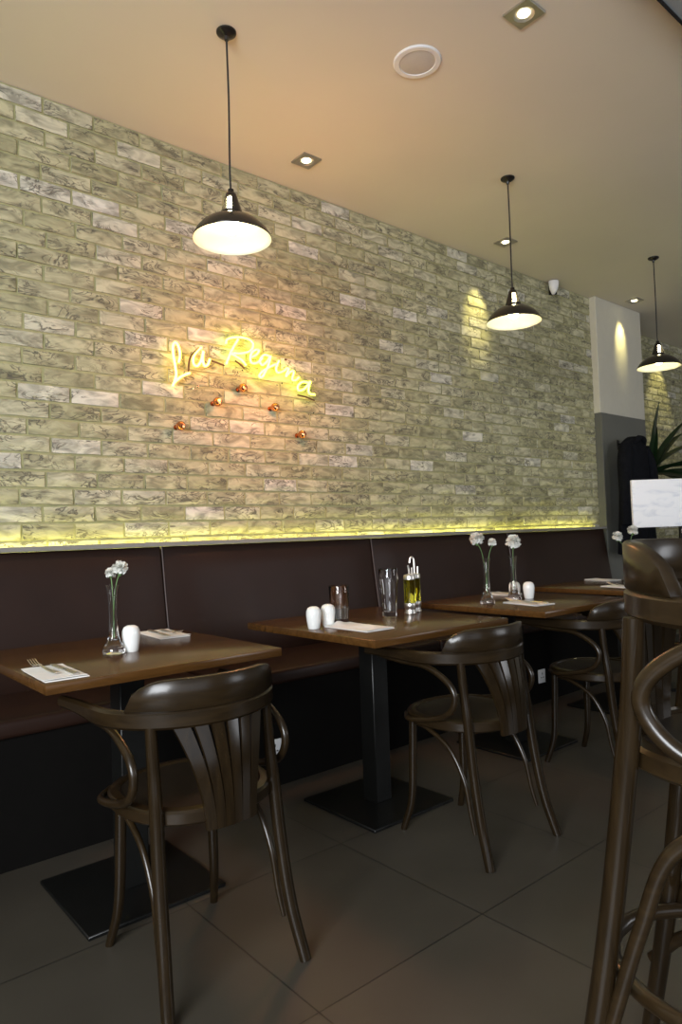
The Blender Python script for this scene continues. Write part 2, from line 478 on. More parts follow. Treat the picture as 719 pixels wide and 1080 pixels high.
def brick_wall(name, xa, xb, y, zlow, ztop, zref, xref, seed):
    rnd = random.Random(seed)
    bm = NB()
    P, Lb, J = 0.0783, 0.2315, 0.0115
    # mortar bed behind the faces
    box(bm, xa, xb, y + 0.004, y + 0.1, 0, ztop)
    for f in bm.faces: f.material_index = 1
    k0 = int(math.floor((zlow - zref) / P)); k1 = int(math.ceil((ztop - zref) / P))
    for k in range(k0, k1):
        za, zb = zref + k * P + J / 2, min(zref + (k + 1) * P - J / 2, ztop - 0.001)
        if zb - za < 0.02: continue
        off = xref + (Lb / 2 if k % 2 else 0) + rnd.uniform(-0.012, 0.012)
        i = int(math.floor((xa - off) / Lb))
        x = off + i * Lb
        while x < xb:
            L = Lb + rnd.uniform(-0.004, 0.004)
            xl, xr = max(x + J / 2, xa), min(x + L - J / 2, xb)
            x += L
            if xr - xl < 0.03: continue
            nx, nz = max(2, int((xr - xl) / 0.032)), 3
            dep = 0.004 + rnd.uniform(0, 0.004)
            tx, tz = rnd.uniform(-.003, .003), rnd.uniform(-.002, .002)
            sx, sz = rnd.uniform(0, 50), rnd.uniform(0, 50)
            g = []
            for b in range(nz + 1):
                row = []
                for a in range(nx + 1):
                    u, v = a / nx, b / nz
                    edge = (a in (0, nx)) or (b in (0, nz))
                    px, pz = xl + (xr - xl) * u, za + (zb - za) * v
                    nn = noise.noise(Vector((px * 16 + sx, sz, pz * 26)))
                    d = dep + tx * (u - .5) * 2 + tz * (v - .5) * 2 + nn * 0.0055
                    if edge:
                        d -= 0.005
                        px += noise.noise(Vector((px * 40, pz * 40, sx))) * 0.0028
                        pz += noise.noise(Vector((px * 40, pz * 40, sz))) * 0.0026
                    row.append(bm.verts.new((px, y - max(d, 0.0005), min(pz, ztop - .001))))
                g.append(row)
            for b in range(nz):
                for a in range(nx):
                    bm.faces.new((g[b][a], g[b][a + 1], g[b + 1][a + 1], g[b + 1][a]))
            # returns back into the mortar
            rim = g[0] + [g[b][nx] for b in range(1, nz + 1)] + list(reversed(g[nz][:-1])) + [g[b][0] for b in range(nz - 1, 0, -1)]
            back = [bm.verts.new((v.co.x, y + 0.01, v.co.z)) for v in rim]
            for a in range(len(rim)):
                b2 = (a + 1) % len(rim)
                bm.faces.new((rim[b2], rim[a], back[a], back[b2]))
    me_o = obj(name, bm, [M['brick'], M['mortar']], smooth=True, ang=50)
    me_o['kind'] = 'structure'
    return me_o
brick_wall('wall_front', X0, PX0, WALL_Y, 1.03, CEIL, 2.0704, 0.868, 3)
brick_wall('wall_recess', PX1, X1, 3.51, 0.0, CEIL, 2.0704, 0.9, 5)
# pier between the two brick walls: white above, grey panelled dado below
bm = NB(); box(bm, PX0, PX1, PY, 3.6, 2.12, CEIL, 0.004, 1); struct('wall_pier', bm, M['white_paint'])
bm = NB()
box(bm, PX0, PX1, PY, 3.6, 0, 2.12)
for a in ((PX0 - .004, PX0 + .10, PY - .012, PY, 0, 2.12), (PX0 + .10, PX1, PY - .012, PY, 0, .16)):
    box(bm, *a, 0.003, 1)
struct('wall_pier_dado', bm, M['grey_paint'])
bm = NB(); box(bm, X0, X1, YB, 1.125, CEIL - 0.05, CEIL); struct('trim_1', bm, M['bulkhead'])
bm = NB(); box(bm, X0, X1, 1.125, 1.137, CEIL - 0.055, CEIL); struct('trim_shadow_strip', bm, M['lamp_black'])  # black strip stands in for the shadow line along the bulkhead edge

# ------------------------------------------------------------------ banquette
BE = 5.60
bench = thing('banquette_bench', 'long dark brown leather banquette bench along the brick wall', 'bench', (2.0, 2.9, 0))
def lb(bm): # shift world-built geometry into the bench frame
    bmesh.ops.translate(bm, verts=bm.verts[:], vec=(-2.0, -2.9, 0)); return bm
bm = NB(); box(bm, -2.1, BE, 2.58, 3.19, 0, 0.45); obj('plinth', lb(bm), M['plinth'], bench)
seams = [-2.1, -1.27, 0.10, 1.47, 2.84, 4.21, BE]
for a, b in zip(seams, seams[1:]):
    bm = NB(); box(bm, a + .003, b - .003, 2.555, 3.10, 0.45, 0.515, 0.018, 3); obj('seat_cushion', lb(bm), M['leather'], bench)
    bm = NB()
    nx, nz = 14, 10
    secs = []
    def bp(u, v, back):
        # soft upholstered panel leaning back
        x = a + .004 + (b - a - .008) * u
        z = 0.50 + 0.583 * v
        puff = 0.022 * (1 - (2 * u - 1) ** 12) * (1 - (2 * v - 1) ** 8)
        y = 3.00 + 0.085 * v
        return Vector((x, (y + 0.10 if back else y + 0.022 - puff), z))
    fr = [[bm.verts.new(bp(i / nx, j / nz, 0)) for i in range(nx + 1)] for j in range(nz + 1)]
    bk = [[bm.verts.new(Vector((v.co.x, min(3.19, 3.165 if j < nz else 3.125), v.co.z))) for v in fr[j]] for j in range(nz + 1)]
    for j in range(nz):
        for i in range(nx):
            bm.faces.new((fr[j][i], fr[j][i + 1], fr[j + 1][i + 1], fr[j + 1][i]))
    for i in range(nx):
        bm.faces.new((fr[nz][i], fr[nz][i + 1], bk[nz][i + 1], bk[nz][i])); bm.faces.new((fr[0][i + 1], fr[0][i], bk[0][i], bk[0][i + 1]))
    for j in range(nz):
        bm.faces.new((fr[j + 1][0], fr[j][0], bk[j][0], bk[j + 1][0])); bm.faces.new((fr[j][nx], fr[j + 1][nx], bk[j + 1][nx], bk[j][nx]))
        for i in range(nx): bm.faces.new((bk[j][i + 1], bk[j][i], bk[j + 1][i], bk[j + 1][i + 1]))
    obj('backrest_panel', lb(bm), M['leather'], bench, ang=60)
for s in seams[1:-1]:
    bm = NB(); sweep(bm, [(s, 3.018, .52), (s, 3.06, .80), (s, 3.096, 1.080)], 0.0035, 8, 4); obj('piping', lb(bm), M['piping'], bench)
bm = NB(); box(bm, -2.1, BE, 3.072, 3.152, 1.084, 1.106, 0.003, 1); obj('ledge', lb(bm), M['ledge'], bench)
led = thing('led_strip', 'glowing yellow light strip behind the top of the banquette', 'light strip', (2.0, 3.17, 1.07))
bm = NB(); box(bm, -4.0, 3.6, -0.012, 0.012, 0.0, 0.008); obj('channel', bm, M['white_plastic'], led)
bm = NB(); box(bm, -3.98, 3.58, -0.008, 0.008, 0.008, 0.012); obj('light_strip', bm, M['led'], led)

# ------------------------------------------------------------------ tables
def make_table(label, loc, W=0.74, D=0.76, bx=0.0, by=0.0):
    t = thing('cafe_table', label, 'table', loc, 0, 'tables along the banquette')
    bm = NB(); box(bm, -W / 2, W / 2, -D / 2, D / 2, 0.722, 0.75, 0.004, 2); obj('tabletop', bm, M['table_wood'], t)
    bm = NB(); box(bm, bx - .16, bx + .16, by - .16, by + .16, 0.712, 0.722); box(bm, bx - .045, bx + .045, by - .22, by + .22, .70, .713, .002, 1); obj('top_bracket', bm, M['black_metal'], t)
    bm = NB(); box(bm, bx - .042, bx + .042, by - .042, by + .042, 0.012, 0.705, 0.003, 1); obj('column', bm, M['black_metal'], t)
    bm = NB(); box(bm, bx - .22, bx + .22, by - .22, by + .22, 0, 0.013, 0.003, 1); obj('base_plate', bm, M['black_metal'], t)
    return t
T1 = (0.922, 2.235, 0); T2 = (1.945, 2.115, 0); T3 = (2.93, 2.085, 0); T4 = (3.98, 2.12, 0)
make_table('square brown table nearest the viewer, set with one vase and one white shaker', T1, 0.74, 0.76, -.015, -.045)
make_table('brown table holding the drinking glasses and two oil bottles', T2, 0.74, 0.80, 0, .02)
make_table('brown table set with two slim vases of white carnations', T3, 0.74, 0.76, .06, .11)
make_table('farthest brown table, partly hidden behind the bar stool', T4, 0.74, 0.76, .05, .07)

# ------------------------------------------------------------------ bentwood chairs and stool
def horseshoe(hw, yr, yf, zc, n=40, tipin=0.03):
    """plan path: right arm tip, round the back, left arm tip"""
    pts = []
    yc = yr + hw * 0.93
    pts += [Vector((hw - tipin, yf, zc)), Vector((hw - tipin * .35, yf - (yf - yc) * .35, zc)), Vector((hw, yc + (yf - yc) * .25, zc))]
    for k in range(0, 13):
        a = -PI * k / 12
        pts.append(Vector((hw * math.cos(a), yc + hw * 0.93 * math.sin(a), zc)))
    pts += [Vector((-hw, yc + (yf - yc) * .25, zc)), Vector((-hw + tipin * .35, yf - (yf - yc) * .35, zc)), Vector((-hw + tipin, yf, zc))]
    return catmull(pts, 3)

def bent_seat(kind, label, loc, rz, seat_z, back_dz, group=None, name='bentwood_armchair', cat='chair', k=1.0):
    """shared builder: seat at seat_z, arm rail back_dz above it"""
    t = thing(name, label, cat, loc, rz, group)
    W, WV = M['bentwood'], M['bentwood_v']
    stool = kind == 'stool'
    hw, yr, yf = (0.248, -0.160, 0.24) if stool else (0.241, -0.165, 0.285)
    zr = seat_z + back_dz           # underside of arm rail
    path = horseshoe(hw, yr, yf, 0, tipin=-0.012)
    bm = NB(); band(bm, path, lambda u: 0.013, lambda u: zr + 0.010 * (1 - min(1, min(u, 1 - u) * 6)), lambda u: zr + 0.045 - 0.006 * (1 - min(1, min(u, 1 - u) * 6)), 0.007)
    obj('arm_rail', bm, W, t)
    # tall crest standing on the rear of the rail, ends swept down in a quarter curve
    n = len(path); ia, ib = int(n * 0.29), int(n * 0.71)
    cp = path[ia:ib + 1]
    def ztop(u):
        e = min(u, 1 - u)
        s = min(1.0, e / 0.24)
        return zr + 0.047 + (0.071 * math.sqrt(max(0, 1 - (1 - s) ** 2))) + 0.004 * math.sin(PI * u)
    bm = NB(); band(bm, cp, lambda u: 0.0118, lambda u: zr + 0.043, ztop, 0.004); obj('crest_rail', bm, W, t, ang=50)
    # seat: bentwood ring and pressed plywood panel
    def ring(r, squash=1.0, nn=40):
        out = []
        for q in range(nn):
            a = 2 * PI * q / nn
            c, s = math.cos(a), math.sin(a)
            e = 0.86
            rx = r * math.copysign(abs(c) ** e, c) * (1 + 0.04 * s)
            ry = r * math.copysign(abs(s) ** e, s)
            out.append((rx, ry + 0.022 * k))
        return out
    R = 0.208 * k
    prof = [(R - .032, -.036), (R - .006, -.036), (R, -.030), (R, -.006), (R - .006, 0.0), (R - .026, 0.002), (R - .032, -.002)]
    secs = [[Vector((x, y, seat_z + z)) for (x, y) in ring(r)] for r, z in prof]
    bm = NB(); sections(bm, secs, closed=True); obj('seat_frame', bm, W, t)
    bm = NB()
    pr = [(R - .030, -.018), (R - .030, -.003), (R - .045, -.006), (R * .6, -.010), (R * .3, -.012)]
    rs = [[bm.verts.new((x, y, seat_z + z)) for (x, y) in ring(r)] for r, z in pr]
    for a, b in zip(rs, rs[1:]):
        for q in range(40): bm.faces.new((a[q], a[(q + 1) % 40], b[(q + 1) % 40], b[q]))
    bm.faces.new(rs[-1]); bm.faces.new(rs[0])
    obj('seat', bm, M['seat_ply'], t)
    # legs
    sp = 0.016 if stool else 0.0
    for s in (1, -1):
        bm = NB()
        zt = zr + 0.006
        top = (s * 0.168, -0.120 if stool else -0.100, zt)
        sd = (s * 0.172 * k, -0.150 * k, seat_z)
        if stool:
            pts = [top, (s * .170, -.127, zr - .11), (s * .173, -.139, seat_z - .015), (s * .184, -.168, seat_z * .68), (s * .199, -.205, seat_z * .38), (s * .220, -.262, 0)]
            rr = [.0165, .0175, .018, .018, .0175, .016]
        else:
            pts = [top, (s * .168, -.110, zr - .10), (s * .170, -.124, seat_z), (s * .174, -.142, seat_z * .66), (s * .181, -.172, seat_z * .30), (s * .194, -.214, 0)]
            rr = [.0145, .016, .0175, .0178, .0172, .016]
        sweep(bm, pts, rr, 14, 8); obj('leg', bm, WV, t)
        bm = NB()
        if stool:
            pts = [(s * .140 * k, .150 * k, seat_z - .03), (s * .150 * k, .175 * k, seat_z * .66), (s * .166 * k, .205 * k, seat_z * .28), (s * .185 * k, .245 * k, 0)]
            rr = [.018, .0175, .016, .0145]
        else:
            pts = [(s * .140, .165, seat_z - .02), (s * .142, .170, seat_z * .62), (s * .148, .178, seat_z * .26), (s * .163, .212, 0)]
            rr = [.0155, .0155, .014, .012]
        sweep(bm, pts, rr, 14, 8); obj('leg', bm, WV, t)
        # C-shaped bow under the arm
        bm = NB()
        za = zr + .008; zb = seat_z - 0.012
        mz = (za + zb) / 2; hz = (za - zb) / 2
        X = lambda f: s * (hw * (0.93 - 0.02 * f))
        pts = [(s * (hw - .006), .225, za), (X(0), .130, za - .012), (X(.3), .010, mz + hz * .82), (X(.6), -.086 + sp, mz + hz * .42), (X(.8), -.114 + sp, mz - hz * .06), (X(1), -.080 + sp, mz - hz * .58), (X(1), .010, zb + .012), (X(1) * .985, .11 * k, zb - .002), (s * .165 * k, .175 * k, zb - .004)]
        sweep(bm, pts, [.009, .0105, .0105, .011, .011, .011, .0105, .010, .008] if not stool else [.011, .0125, .013, .013, .013, .013, .012, .011, .009], 12, 8); obj('arm_bow', bm, W, t)
        # curved bracket from under the seat down to the rear leg
        bm = NB()
        if stool:
            zl = seat_z * .46
            pts = [(s * .165 * k, .12 * k, seat_z - .042), (s * .175 * k, .03 * k, seat_z - .065), (s * .185 * k, -.075 * k, seat_z - .135), (s * .188, -.125, seat_z - .26), (s * .196, -.172, zl)]
            sweep(bm, pts, [.010, .0115, .012, .012, .011], 10, 8)
        else:
            pts = [(s * .168, .130, seat_z - .040), (s * .172, .055, seat_z - .052), (s * .172, -.040, seat_z - .105), (s * .172, -.100, seat_z - .20), (s * .174, -.124, seat_z - .30), (s * .178, -.142, seat_z - .365)]
            sweep(bm, pts, [.007, .0085, .0085, .0085, .008, .006], 10, 8)
        obj('bracket', bm, W, t)
    if stool:
        # round footrest ring inside the legs, and bent braces below it
        zf = 0.385
        bm = NB()
        pts = [Vector((.185 * math.cos(2 * PI * q / 32), -.012 + .215 * math.sin(2 * PI * q / 32), zf)) for q in range(32)]
        secs = []
        for q in range(32):
            c = pts[q]; rad = Vector((math.cos(2 * PI * q / 32), math.sin(2 * PI * q / 32), 0))
            secs.append([c + rad * (.013 * math.cos(2 * PI * j / 10)) + Vector((0, 0, .013 * math.sin(2 * PI * j / 10))) for j in range(10)])
        sections(bm, secs, closed=True); obj('footrest_ring', bm, W, t)
        for sgn in (1, -1):
            bm = NB()
            sweep(bm, [(.208 * sgn, -.232, .235), (.195 * sgn, -.15, .315), (.18 * sgn, -.02, .345), (.178 * sgn, .12, .31), (.172 * sgn, .215, .20)], .012, 10, 8)
            obj('brace', bm, W, t)
    else:
        pass
    # fan of six slats: wide under the rail, closing to a solid foot behind the seat
    ztp, zbt = zr + 0.006, seat_z - (0.05 if not stool else 0.03)
    tw, bw = 0.128 * k, 0.070 * k
    NS = 6
    for q in range(NS):
        bm = NB()
        secs = []
        for j in range(13):
            v = j / 12                        # 0 top .. 1 foot
            z = ztp + (zbt - ztp) * v
            wv = bw + (tw - bw) * (1 - v) ** 1.7
            gap = 0.010 * max(0.0, 1 - v / 0.88) + 0.0006
            def edge(u): return -wv + 2 * wv * u
            xa = edge(q / NS) + (gap / 2 if q else 0); xb = edge((q + 1) / NS) - (gap / 2 if q < NS - 1 else 0)
            def yy(x):
                ys = -math.sqrt(max(0, 1 - (x / hw) ** 2)) * hw * .93 + yr + hw * .93   # on the rail's curve
                yb = -math.sqrt(max(0, 1 - (x / (R * 1.06)) ** 2)) * R * 1.0 + 0.022 * k - .012 + (.045 if stool else 0)
                return ys * (1 - v) + yb * v - (0 if stool else 0.010) * math.sin(PI * v)
            h = 0.0055
            sec = []
            xs = [xa, (xa + xb) / 2, xb]
            for x in xs: sec.append(Vector((x, yy(x) - h, z)))
            for x in reversed(xs): sec.append(Vector((x, yy(x) + h, z)))
            secs.append(sec)
        sections(bm, secs); obj('slat', bm, WV, t, ang=50)
    return t

CH = 'bentwood armchairs facing the banquette'
c1 = bent_seat('chair', 'nearest bentwood armchair, at the table with one shaker', (0.889, 1.705, 0), 0, 0.455, 0.195, CH)
dup(c1, 'bentwood armchair in front of the table with the oil bottles', (1.995, 1.66, 0), 0)
dup(c1, 'bentwood armchair at the table with two carnation vases', (3.005, 1.705, 0), 0)
dup(c1, 'farthest bentwood armchair, glimpsed behind the bar stool frame', (4.03, 1.69, 0), 0)
bent_seat('stool', 'tall bentwood bar stool in the right foreground, cut off by the frame', (1.204, 0.433, 0), math.radians(190), 0.767, 0.195, name='bar_stool', cat='stool')

# ------------------------------------------------------------------ pendant lamps
def make_pendant(label, loc, turn):
    t = thing('pendant_lamp', label, 'lamp', loc, turn, 'black pendant lamps')   # origin at ceiling
    zr = 2.318 - loc[2]
    dome = [(.157, -.004), (.158, .0), (.153, .010), (.143, .028), (.126, .048), (.102, .066), (.075, .080), (.052, .089), (.044, .096)]
    bm = NB(); lathe(bm, [(r, zr + z) for r, z in dome], 48); obj('shade', bm, M['lamp_black'], t)
    sh = t.children[-1] if t.children else None
    inner = [(.157, -.004), (.151, .0), (.146, .010), (.136, .027), (.119, .046), (.096, .063), (.071, .076), (.049, .085), (.041, .093)]
    bm = NB(); lathe(bm, [(r, zr + z) for r, z in inner], 48); obj('shade_lining', bm, M['lamp_white'], t)
    # neck: cone with two openings that show the glowing bulb collar
    bm = NB()
    cut = lambda k: not (2 <= k % 16 <= 9)
    lathe(bm, [(.046, zr + .094), (.044, zr + .104)], 32)
    lathe(bm, [(.044, zr + .104), (.030, zr + .150), (.026, zr + .165)], 32, arc=cut)
    lathe(bm, [(.026, zr + .165), (.022, zr + .180), (.013, zr + .188), (.012, zr + .200), (.0, zr + .202)], 32)
    obj('neck', bm, M['lamp_black'], t)
    bm = NB(); lathe(bm, [(0, zr + .168), (.016, zr + .165), (.018, zr + .105), (.022, zr + .09), (.030, zr + .066), (.033, zr + .048), (.027, zr + .030), (.014, zr + .020), (0, zr + .018)], 24); obj('bulb', bm, M['bulb'], t)
    bm = NB(); sweep(bm, [(0, 0, zr + .195), (.002, 0, zr * .66), (-.002, 0, zr * .33), (0, 0, -.02)], .0042, 8, 6); obj('cord', bm, M['cord'], t)
    bm = NB(); lathe(bm, [(0, -.036), (.008, -.035), (.012, -.022), (.030, -.014), (.040, -.006), (.041, 0), (0, 0)], 28); obj('ceiling_rose', bm, M['lamp_black'], t)
    return t
p1 = make_pendant('largest black dome pendant lamp, hanging above and left of the neon sign', (1.45, 2.34, CEIL), math.radians(128))
dup(p1, 'middle black dome pendant lamp of the row, before the brick wall', (3.354, 2.357, CEIL), math.radians(190))
dup(p1, 'farthest black dome pendant lamp, hanging before the white pier', (5.279, 2.41, CEIL), math.radians(182))

# ------------------------------------------------------------------ recessed downlights
def make_down(label, x, y):
    t = thing('ceiling_downlight', label, 'light', (x, y, CEIL), 0, 'square recessed downlights')
    bm = NB()
    S = .06
    sq = []
    n = 32
    for q in range(n):
        a = 2 * PI * q / n; c, s = math.cos(a), math.sin(a); m = max(abs(c), abs(s))
        sq.append((S * c / m, S * s / m))
    prof = []
    secs = [[Vector((x, y, 0)) for x, y in sq], [Vector((x, y, -.006)) for x, y in sq], [Vector((x * .97, y * .97, -.008)) for x, y in sq],
            [Vector((.042 * math.cos(2 * PI * q / n), .042 * math.sin(2 * PI * q / n), -.008)) for q in range(n)],
            [Vector((.036 * math.cos(2 * PI * q / n), .036 * math.sin(2 * PI * q / n), -.002)) for q in range(n)]]
    R_ = [[bm.verts.new(v) for v in s] for s in secs]
    for a, b in zip(R_, R_[1:]):
        for q in range(n): bm.faces.new((a[q], a[(q + 1) % n], b[(q + 1) % n], b[q]))
    obj('frame', bm, M['brushed'], t)
    bm = NB(); lathe(bm, [(0, -.004), (.024, -.004), (.024, -.001), (0, -.001)], 24); obj('lamp_lens', bm, M['spot_glow'], t)
    return t
DL = [(2.335, 1.53, 'nearest recessed downlight, beside the top edge of the picture'), (2.287, 2.905, 'recessed downlight above the neon sign, near the wall'), (4.08, 2.908, 'recessed downlight behind the middle pendant cord'), (6.128, 2.99, 'farthest recessed downlight, in front of the white pier')]
d0 = None
for i, (x, y, lab) in enumerate(DL):
    if d0 is None: d0 = make_down(lab, x, y); d = d0
    else: d = dup(d0, lab, (x, y, CEIL))
    ld = bpy.data.lights.new('downlight_beam', 'SPOT'); ld.energy = [6, 5, SPOT_W * 1.7, SPOT_W * 1.2][i]; ld.color = SPOT_COL
    ld.spot_size = math.radians(38); ld.spot_blend = 1.0; ld.shadow_soft_size = 0.02
    lo = bpy.data.objects.new('downlight_beam', ld); C.objects.link(lo); lo.location = (x, y, CEIL - .015)
    tgt = {0: (x, y, 0), 1: (x, y + .05, 0), 2: (x, WALL_Y, 2.70), 3: (x, PY, 2.86)}[i]
    lo.rotation_euler = (Vector(tgt) - lo.location).to_track_quat('-Z', 'Y').to_euler()
# the light over the recess beyond the pier, out of view behind its corner
ld = bpy.data.lights.new('downlight_beam', 'SPOT'); ld.energy = 20; ld.color = SPOT_COL; ld.spot_size = math.radians(50); ld.spot_blend = .6; ld.shadow_soft_size = .02
lo = bpy.data.objects.new('downlight_beam', ld); C.objects.link(lo); lo.location = (7.62, 3.2, CEIL - .015)
lo.rotation_euler = (Vector((7.62, 3.51, 2.45)) - lo.location).to_track_quat('-Z', 'Y').to_euler()

# ceiling speaker
t = thing('ceiling_speaker', 'round white speaker set flush in the ceiling', 'speaker', (2.2, 1.987, CEIL))
bm = NB(); lathe(bm, [(.105, 0), (.105, -.004), (.100, -.008), (.080, -.008), (.078, -.005)], 48); obj('bezel', bm, M['white_plastic'], t)
bm = NB(); lathe(bm, [(.079, -.005), (.05, -.008), (0, -.009)], 48); obj('grille', bm, M['grille'], t)
# motion sensor in the wall / ceiling corner
t = thing('motion_sensor', 'small white sensor mounted where the brick wall meets the ceiling', 'sensor', (5.06, WALL_Y - .040, 3.112), math.radians(-42))
bm = NB()
secs = []
for z, wd, dp in ((.05, .036, .05), (.045, .041, .058), (.02, .042, .062), (-.015, .036, .056), (-.045, .022, .038), (-.06, .010, .018)):
    secs.append([Vector((wd * math.cos(2 * PI * q / 20), -.012 - dp * .5 + dp * .5 * math.sin(2 * PI * q / 20), z)) for q in range(20)])
sections(bm, secs); obj('housing', bm, M['white_plastic'], t)
bm = NB(); box(bm, -.03, .034, -.012, .012, -.055, .05, .004, 1); obj('back_plate', bm, M['black_metal'], t)

# ------------------------------------------------------------------ neon sign (tubes stand off the bricks)
NS_Y = 3.145
def pxz(p):   # traced points of the lettering, in metres on the wall
    return Vector((p[0], NS_Y, p[1]))
NEON_PATHS = [
    ('letter', 'neon_warm', 0.0066, [(1.611, 2.009), (1.62, 2.047), (1.614, 2.089), (1.597, 2.11), (1.583, 2.093), (1.583, 2.048), (1.592, 1.989), (1.596, 1.947), (1.586, 1.912), (1.575, 1.884), (1.586, 1.906), (1.618, 1.936), (1.645, 1.952), (1.672, 1.964)]),
    ('letter', 'neon_warm', 0.0066, [(1.742, 2.107), (1.719, 2.086), (1.696, 2.052), (1.695, 2.016), (1.715, 2.006), (1.738, 2.036), (1.754, 2.088), (1.748, 2.05), (1.757, 2.014), (1.776, 2.021), (1.791, 2.053)]),
    ('letter', 'neon', 0.0066, [(1.889, 2.147), (1.901, 2.176), (1.961, 2.196), (2.026, 2.197), (2.061, 2.176), (2.045, 2.136), (1.988, 2.112), (1.928, 2.104)]),
    ('letter', 'neon', 0.0066, [(1.966, 2.185), (1.937, 2.14), (1.913, 2.097), (1.887, 2.038)]),
    ('letter', 'neon', 0.0066, [(1.92, 2.1), (1.957, 2.087), (1.988, 2.072), (2.012, 2.049)]),
    ('letter', 'neon', 0.0066, [(2.042, 2.097), (2.079, 2.116), (2.099, 2.144), (2.072, 2.142), (2.042, 2.107), (2.047, 2.069), (2.083, 2.073), (2.12, 2.104)]),
    ('letter', 'neon', 0.0066, [(2.165, 2.123), (2.132, 2.124), (2.103, 2.09), (2.117, 2.065), (2.151, 2.091), (2.176, 2.125), (2.156, 2.066), (2.117, 2.001), (2.094, 1.999), (2.111, 2.025), (2.161, 2.058), (2.215, 2.085)]),
    ('letter', 'neon', 0.0066, [(2.231, 2.106), (2.21, 2.058), (2.222, 2.036), (2.257, 2.048), (2.289, 2.072)]),
    ('letter', 'neon', 0.0066, [(2.3, 2.07), (2.276, 2.021), (2.308, 2.051), (2.333, 2.054), (2.32, 2.01), (2.345, 2.008), (2.368, 2.027)]),
    ('letter', 'neon', 0.0066, [(2.438, 2.004), (2.394, 2.004), (2.359, 1.976), (2.363, 1.951), (2.395, 1.958), (2.431, 1.988), (2.450, 2.012), (2.437, 1.973), (2.440, 1.942), (2.480, 1.938)]),
    ('connector_tube', 'blackout', 0.005, [(1.729, 2.103), (1.677, 2.044), (1.664, 1.971)]),
    ('connector_tube', 'blackout', 0.005, [(1.796, 2.046), (1.836, 2.039), (1.875, 2.031)]),
    ('connector_tube', 'blackout', 0.005, [(1.944, 2.066), (1.974, 2.051), (2.001, 2.032)]),
    ('connector_tube', 'blackout', 0.005, [(2.355, 1.924), (2.415, 1.918), (2.476, 1.905)]),
    ('connector_tube', 'blackout', 0.006, [(2.273, 2.118), (2.284, 2.118)])]
t = thing('neon_sign', 'glowing yellow neon lettering reading La Regina on the brick wall', 'sign', (2.1, NS_Y, 1.95))
for nm, mat, rad, pts in NEON_PATHS:
    bm = NB(); sweep(bm, [pxz(p) - Vector((2.1, NS_Y, 1.95)) for p in pts], rad, 10, 6); obj(nm, bm, M[mat], t)
ld = bpy.data.lights.new('sign_fill_glow', 'POINT'); ld.energy = SIGN_FILL_W; ld.color = SIGN_FILL_COL; ld.shadow_soft_size = 0.10
lo = bpy.data.objects.new('sign_fill_glow', ld); C.objects.link(lo); lo.location = (2.05, 2.68, 2.02)  # added orange lamp ahead of the tubes, spreads peach over wall and ceiling
for x, z in ((1.60, 1.97), (1.72, 1.90), (1.99, 2.02), (2.25, 1.98), (2.47, 1.83)):
    bm = NB(); sweep(bm, [(x - 2.1, 0.004, z - 1.95), (x - 2.1, WALL_Y - NS_Y - .004, z - 1.95)], .005, 8, 1); obj('standoff', bm, M['glass'], t)

hooks = [(1.613, 1.688, 'copper ball hook farthest left and low'), (1.827, 1.83, 'copper ball hook second from the left, below the letter a'), (1.987, 1.923, 'highest copper ball hook, below the letter R'), (2.194, 1.837, 'copper ball hook second from the right, below the letters gi'), (2.377, 1.697, 'copper ball hook farthest right and lowest')]
h0 = None
for (x, z, lab) in hooks:
    if h0 is None:
        h0 = thing('copper_ball_hook', lab, 'hook', (x, WALL_Y - .006, z), 0, 'copper ball hooks under the neon sign')
        bm = NB(); lathe(bm, [(0, .075), (.012, .0735), (.0215, .064), (.024, .051), (.0215, .038), (.012, .029), (.007, .027)], 24)
        bmesh.ops.rotate(bm, verts=bm.verts[:], matrix=Matrix.Rotation(PI / 2, 3, 'X')); obj('ball', bm, M['copper'], h0)
        bm = NB(); lathe(bm, [(.007, .029), (.007, .005), (.014, .003), (.014, -.004), (0, -.004)], 20)
        bmesh.ops.rotate(bm, verts=bm.verts[:], matrix=Matrix.Rotation(PI / 2, 3, 'X')); obj('stem', bm, M['copper'], h0)
    else: dup(h0, lab, (x, WALL_Y - .006, z))

# ------------------------------------------------------------------ sockets on the bench plinth
def socket(label, x, z):
    t = thing('wall_socket', label, 'socket', (x, 2.58, z), 0)
    bm = NB(); box(bm, -.036, .036, -.009, 0, -.043, .043, .004, 2); obj('face_plate', bm, M['white_plastic'], t)
    bm = NB()
    for dx, dz, a, b in ((0, .016, .003, .006), (-.011, -.008, .005, .003), (.011, -.008, .005, .003)): box(bm, dx - a, dx + a, -.0096, -.0085, dz - b, dz + b)
    obj('pin_holes', bm, M['hole'], t)
socket('white socket low on the black bench plinth behind the nearest armchair', 1.737, .167)
socket('white socket low on the bench plinth near the third armchair', 3.80, .165)

# ------------------------------------------------------------------ tableware
TZ = 0.75
def make_shaker(label, x, y, rz=0):
    t = thing('salt_shaker', label, 'shaker', (x, y, TZ), rz, 'white porcelain shakers')
    bm = NB(); lathe(bm, [(0, 0), (.021, 0), (.0235, .004), (.0275, .030), (.0295, .052), (.0285, .068), (.023, .080), (.013, .0855), (0, .087)], 32); obj('body', bm, M['porcelain'], t)
    bm = NB()
    for a in (0, 2.1, 4.2): lathe(bm, [(0, .0868), (.0018, .0866), (.0018, .0845), (0, .0845)], 8, .006 * math.cos(a), .006 * math.sin(a))
    obj('pour_holes', bm, M['hole'], t)
    return t
s0 = make_shaker('single white shaker beside the nearest carnation vase', 0.928, 2.200)
dup(s0, 'left white shaker of the pair on the table with the glasses', (1.635, 2.127, TZ))
dup(s0, 'right white shaker of the pair, beside the short water tumbler', (1.725, 2.150, TZ))
dup(s0, 'white shaker half hidden behind a slim vase', (2.99, 2.168, TZ))
dup(s0, 'white shaker right of the two slim vases', (3.017, 2.100, TZ))

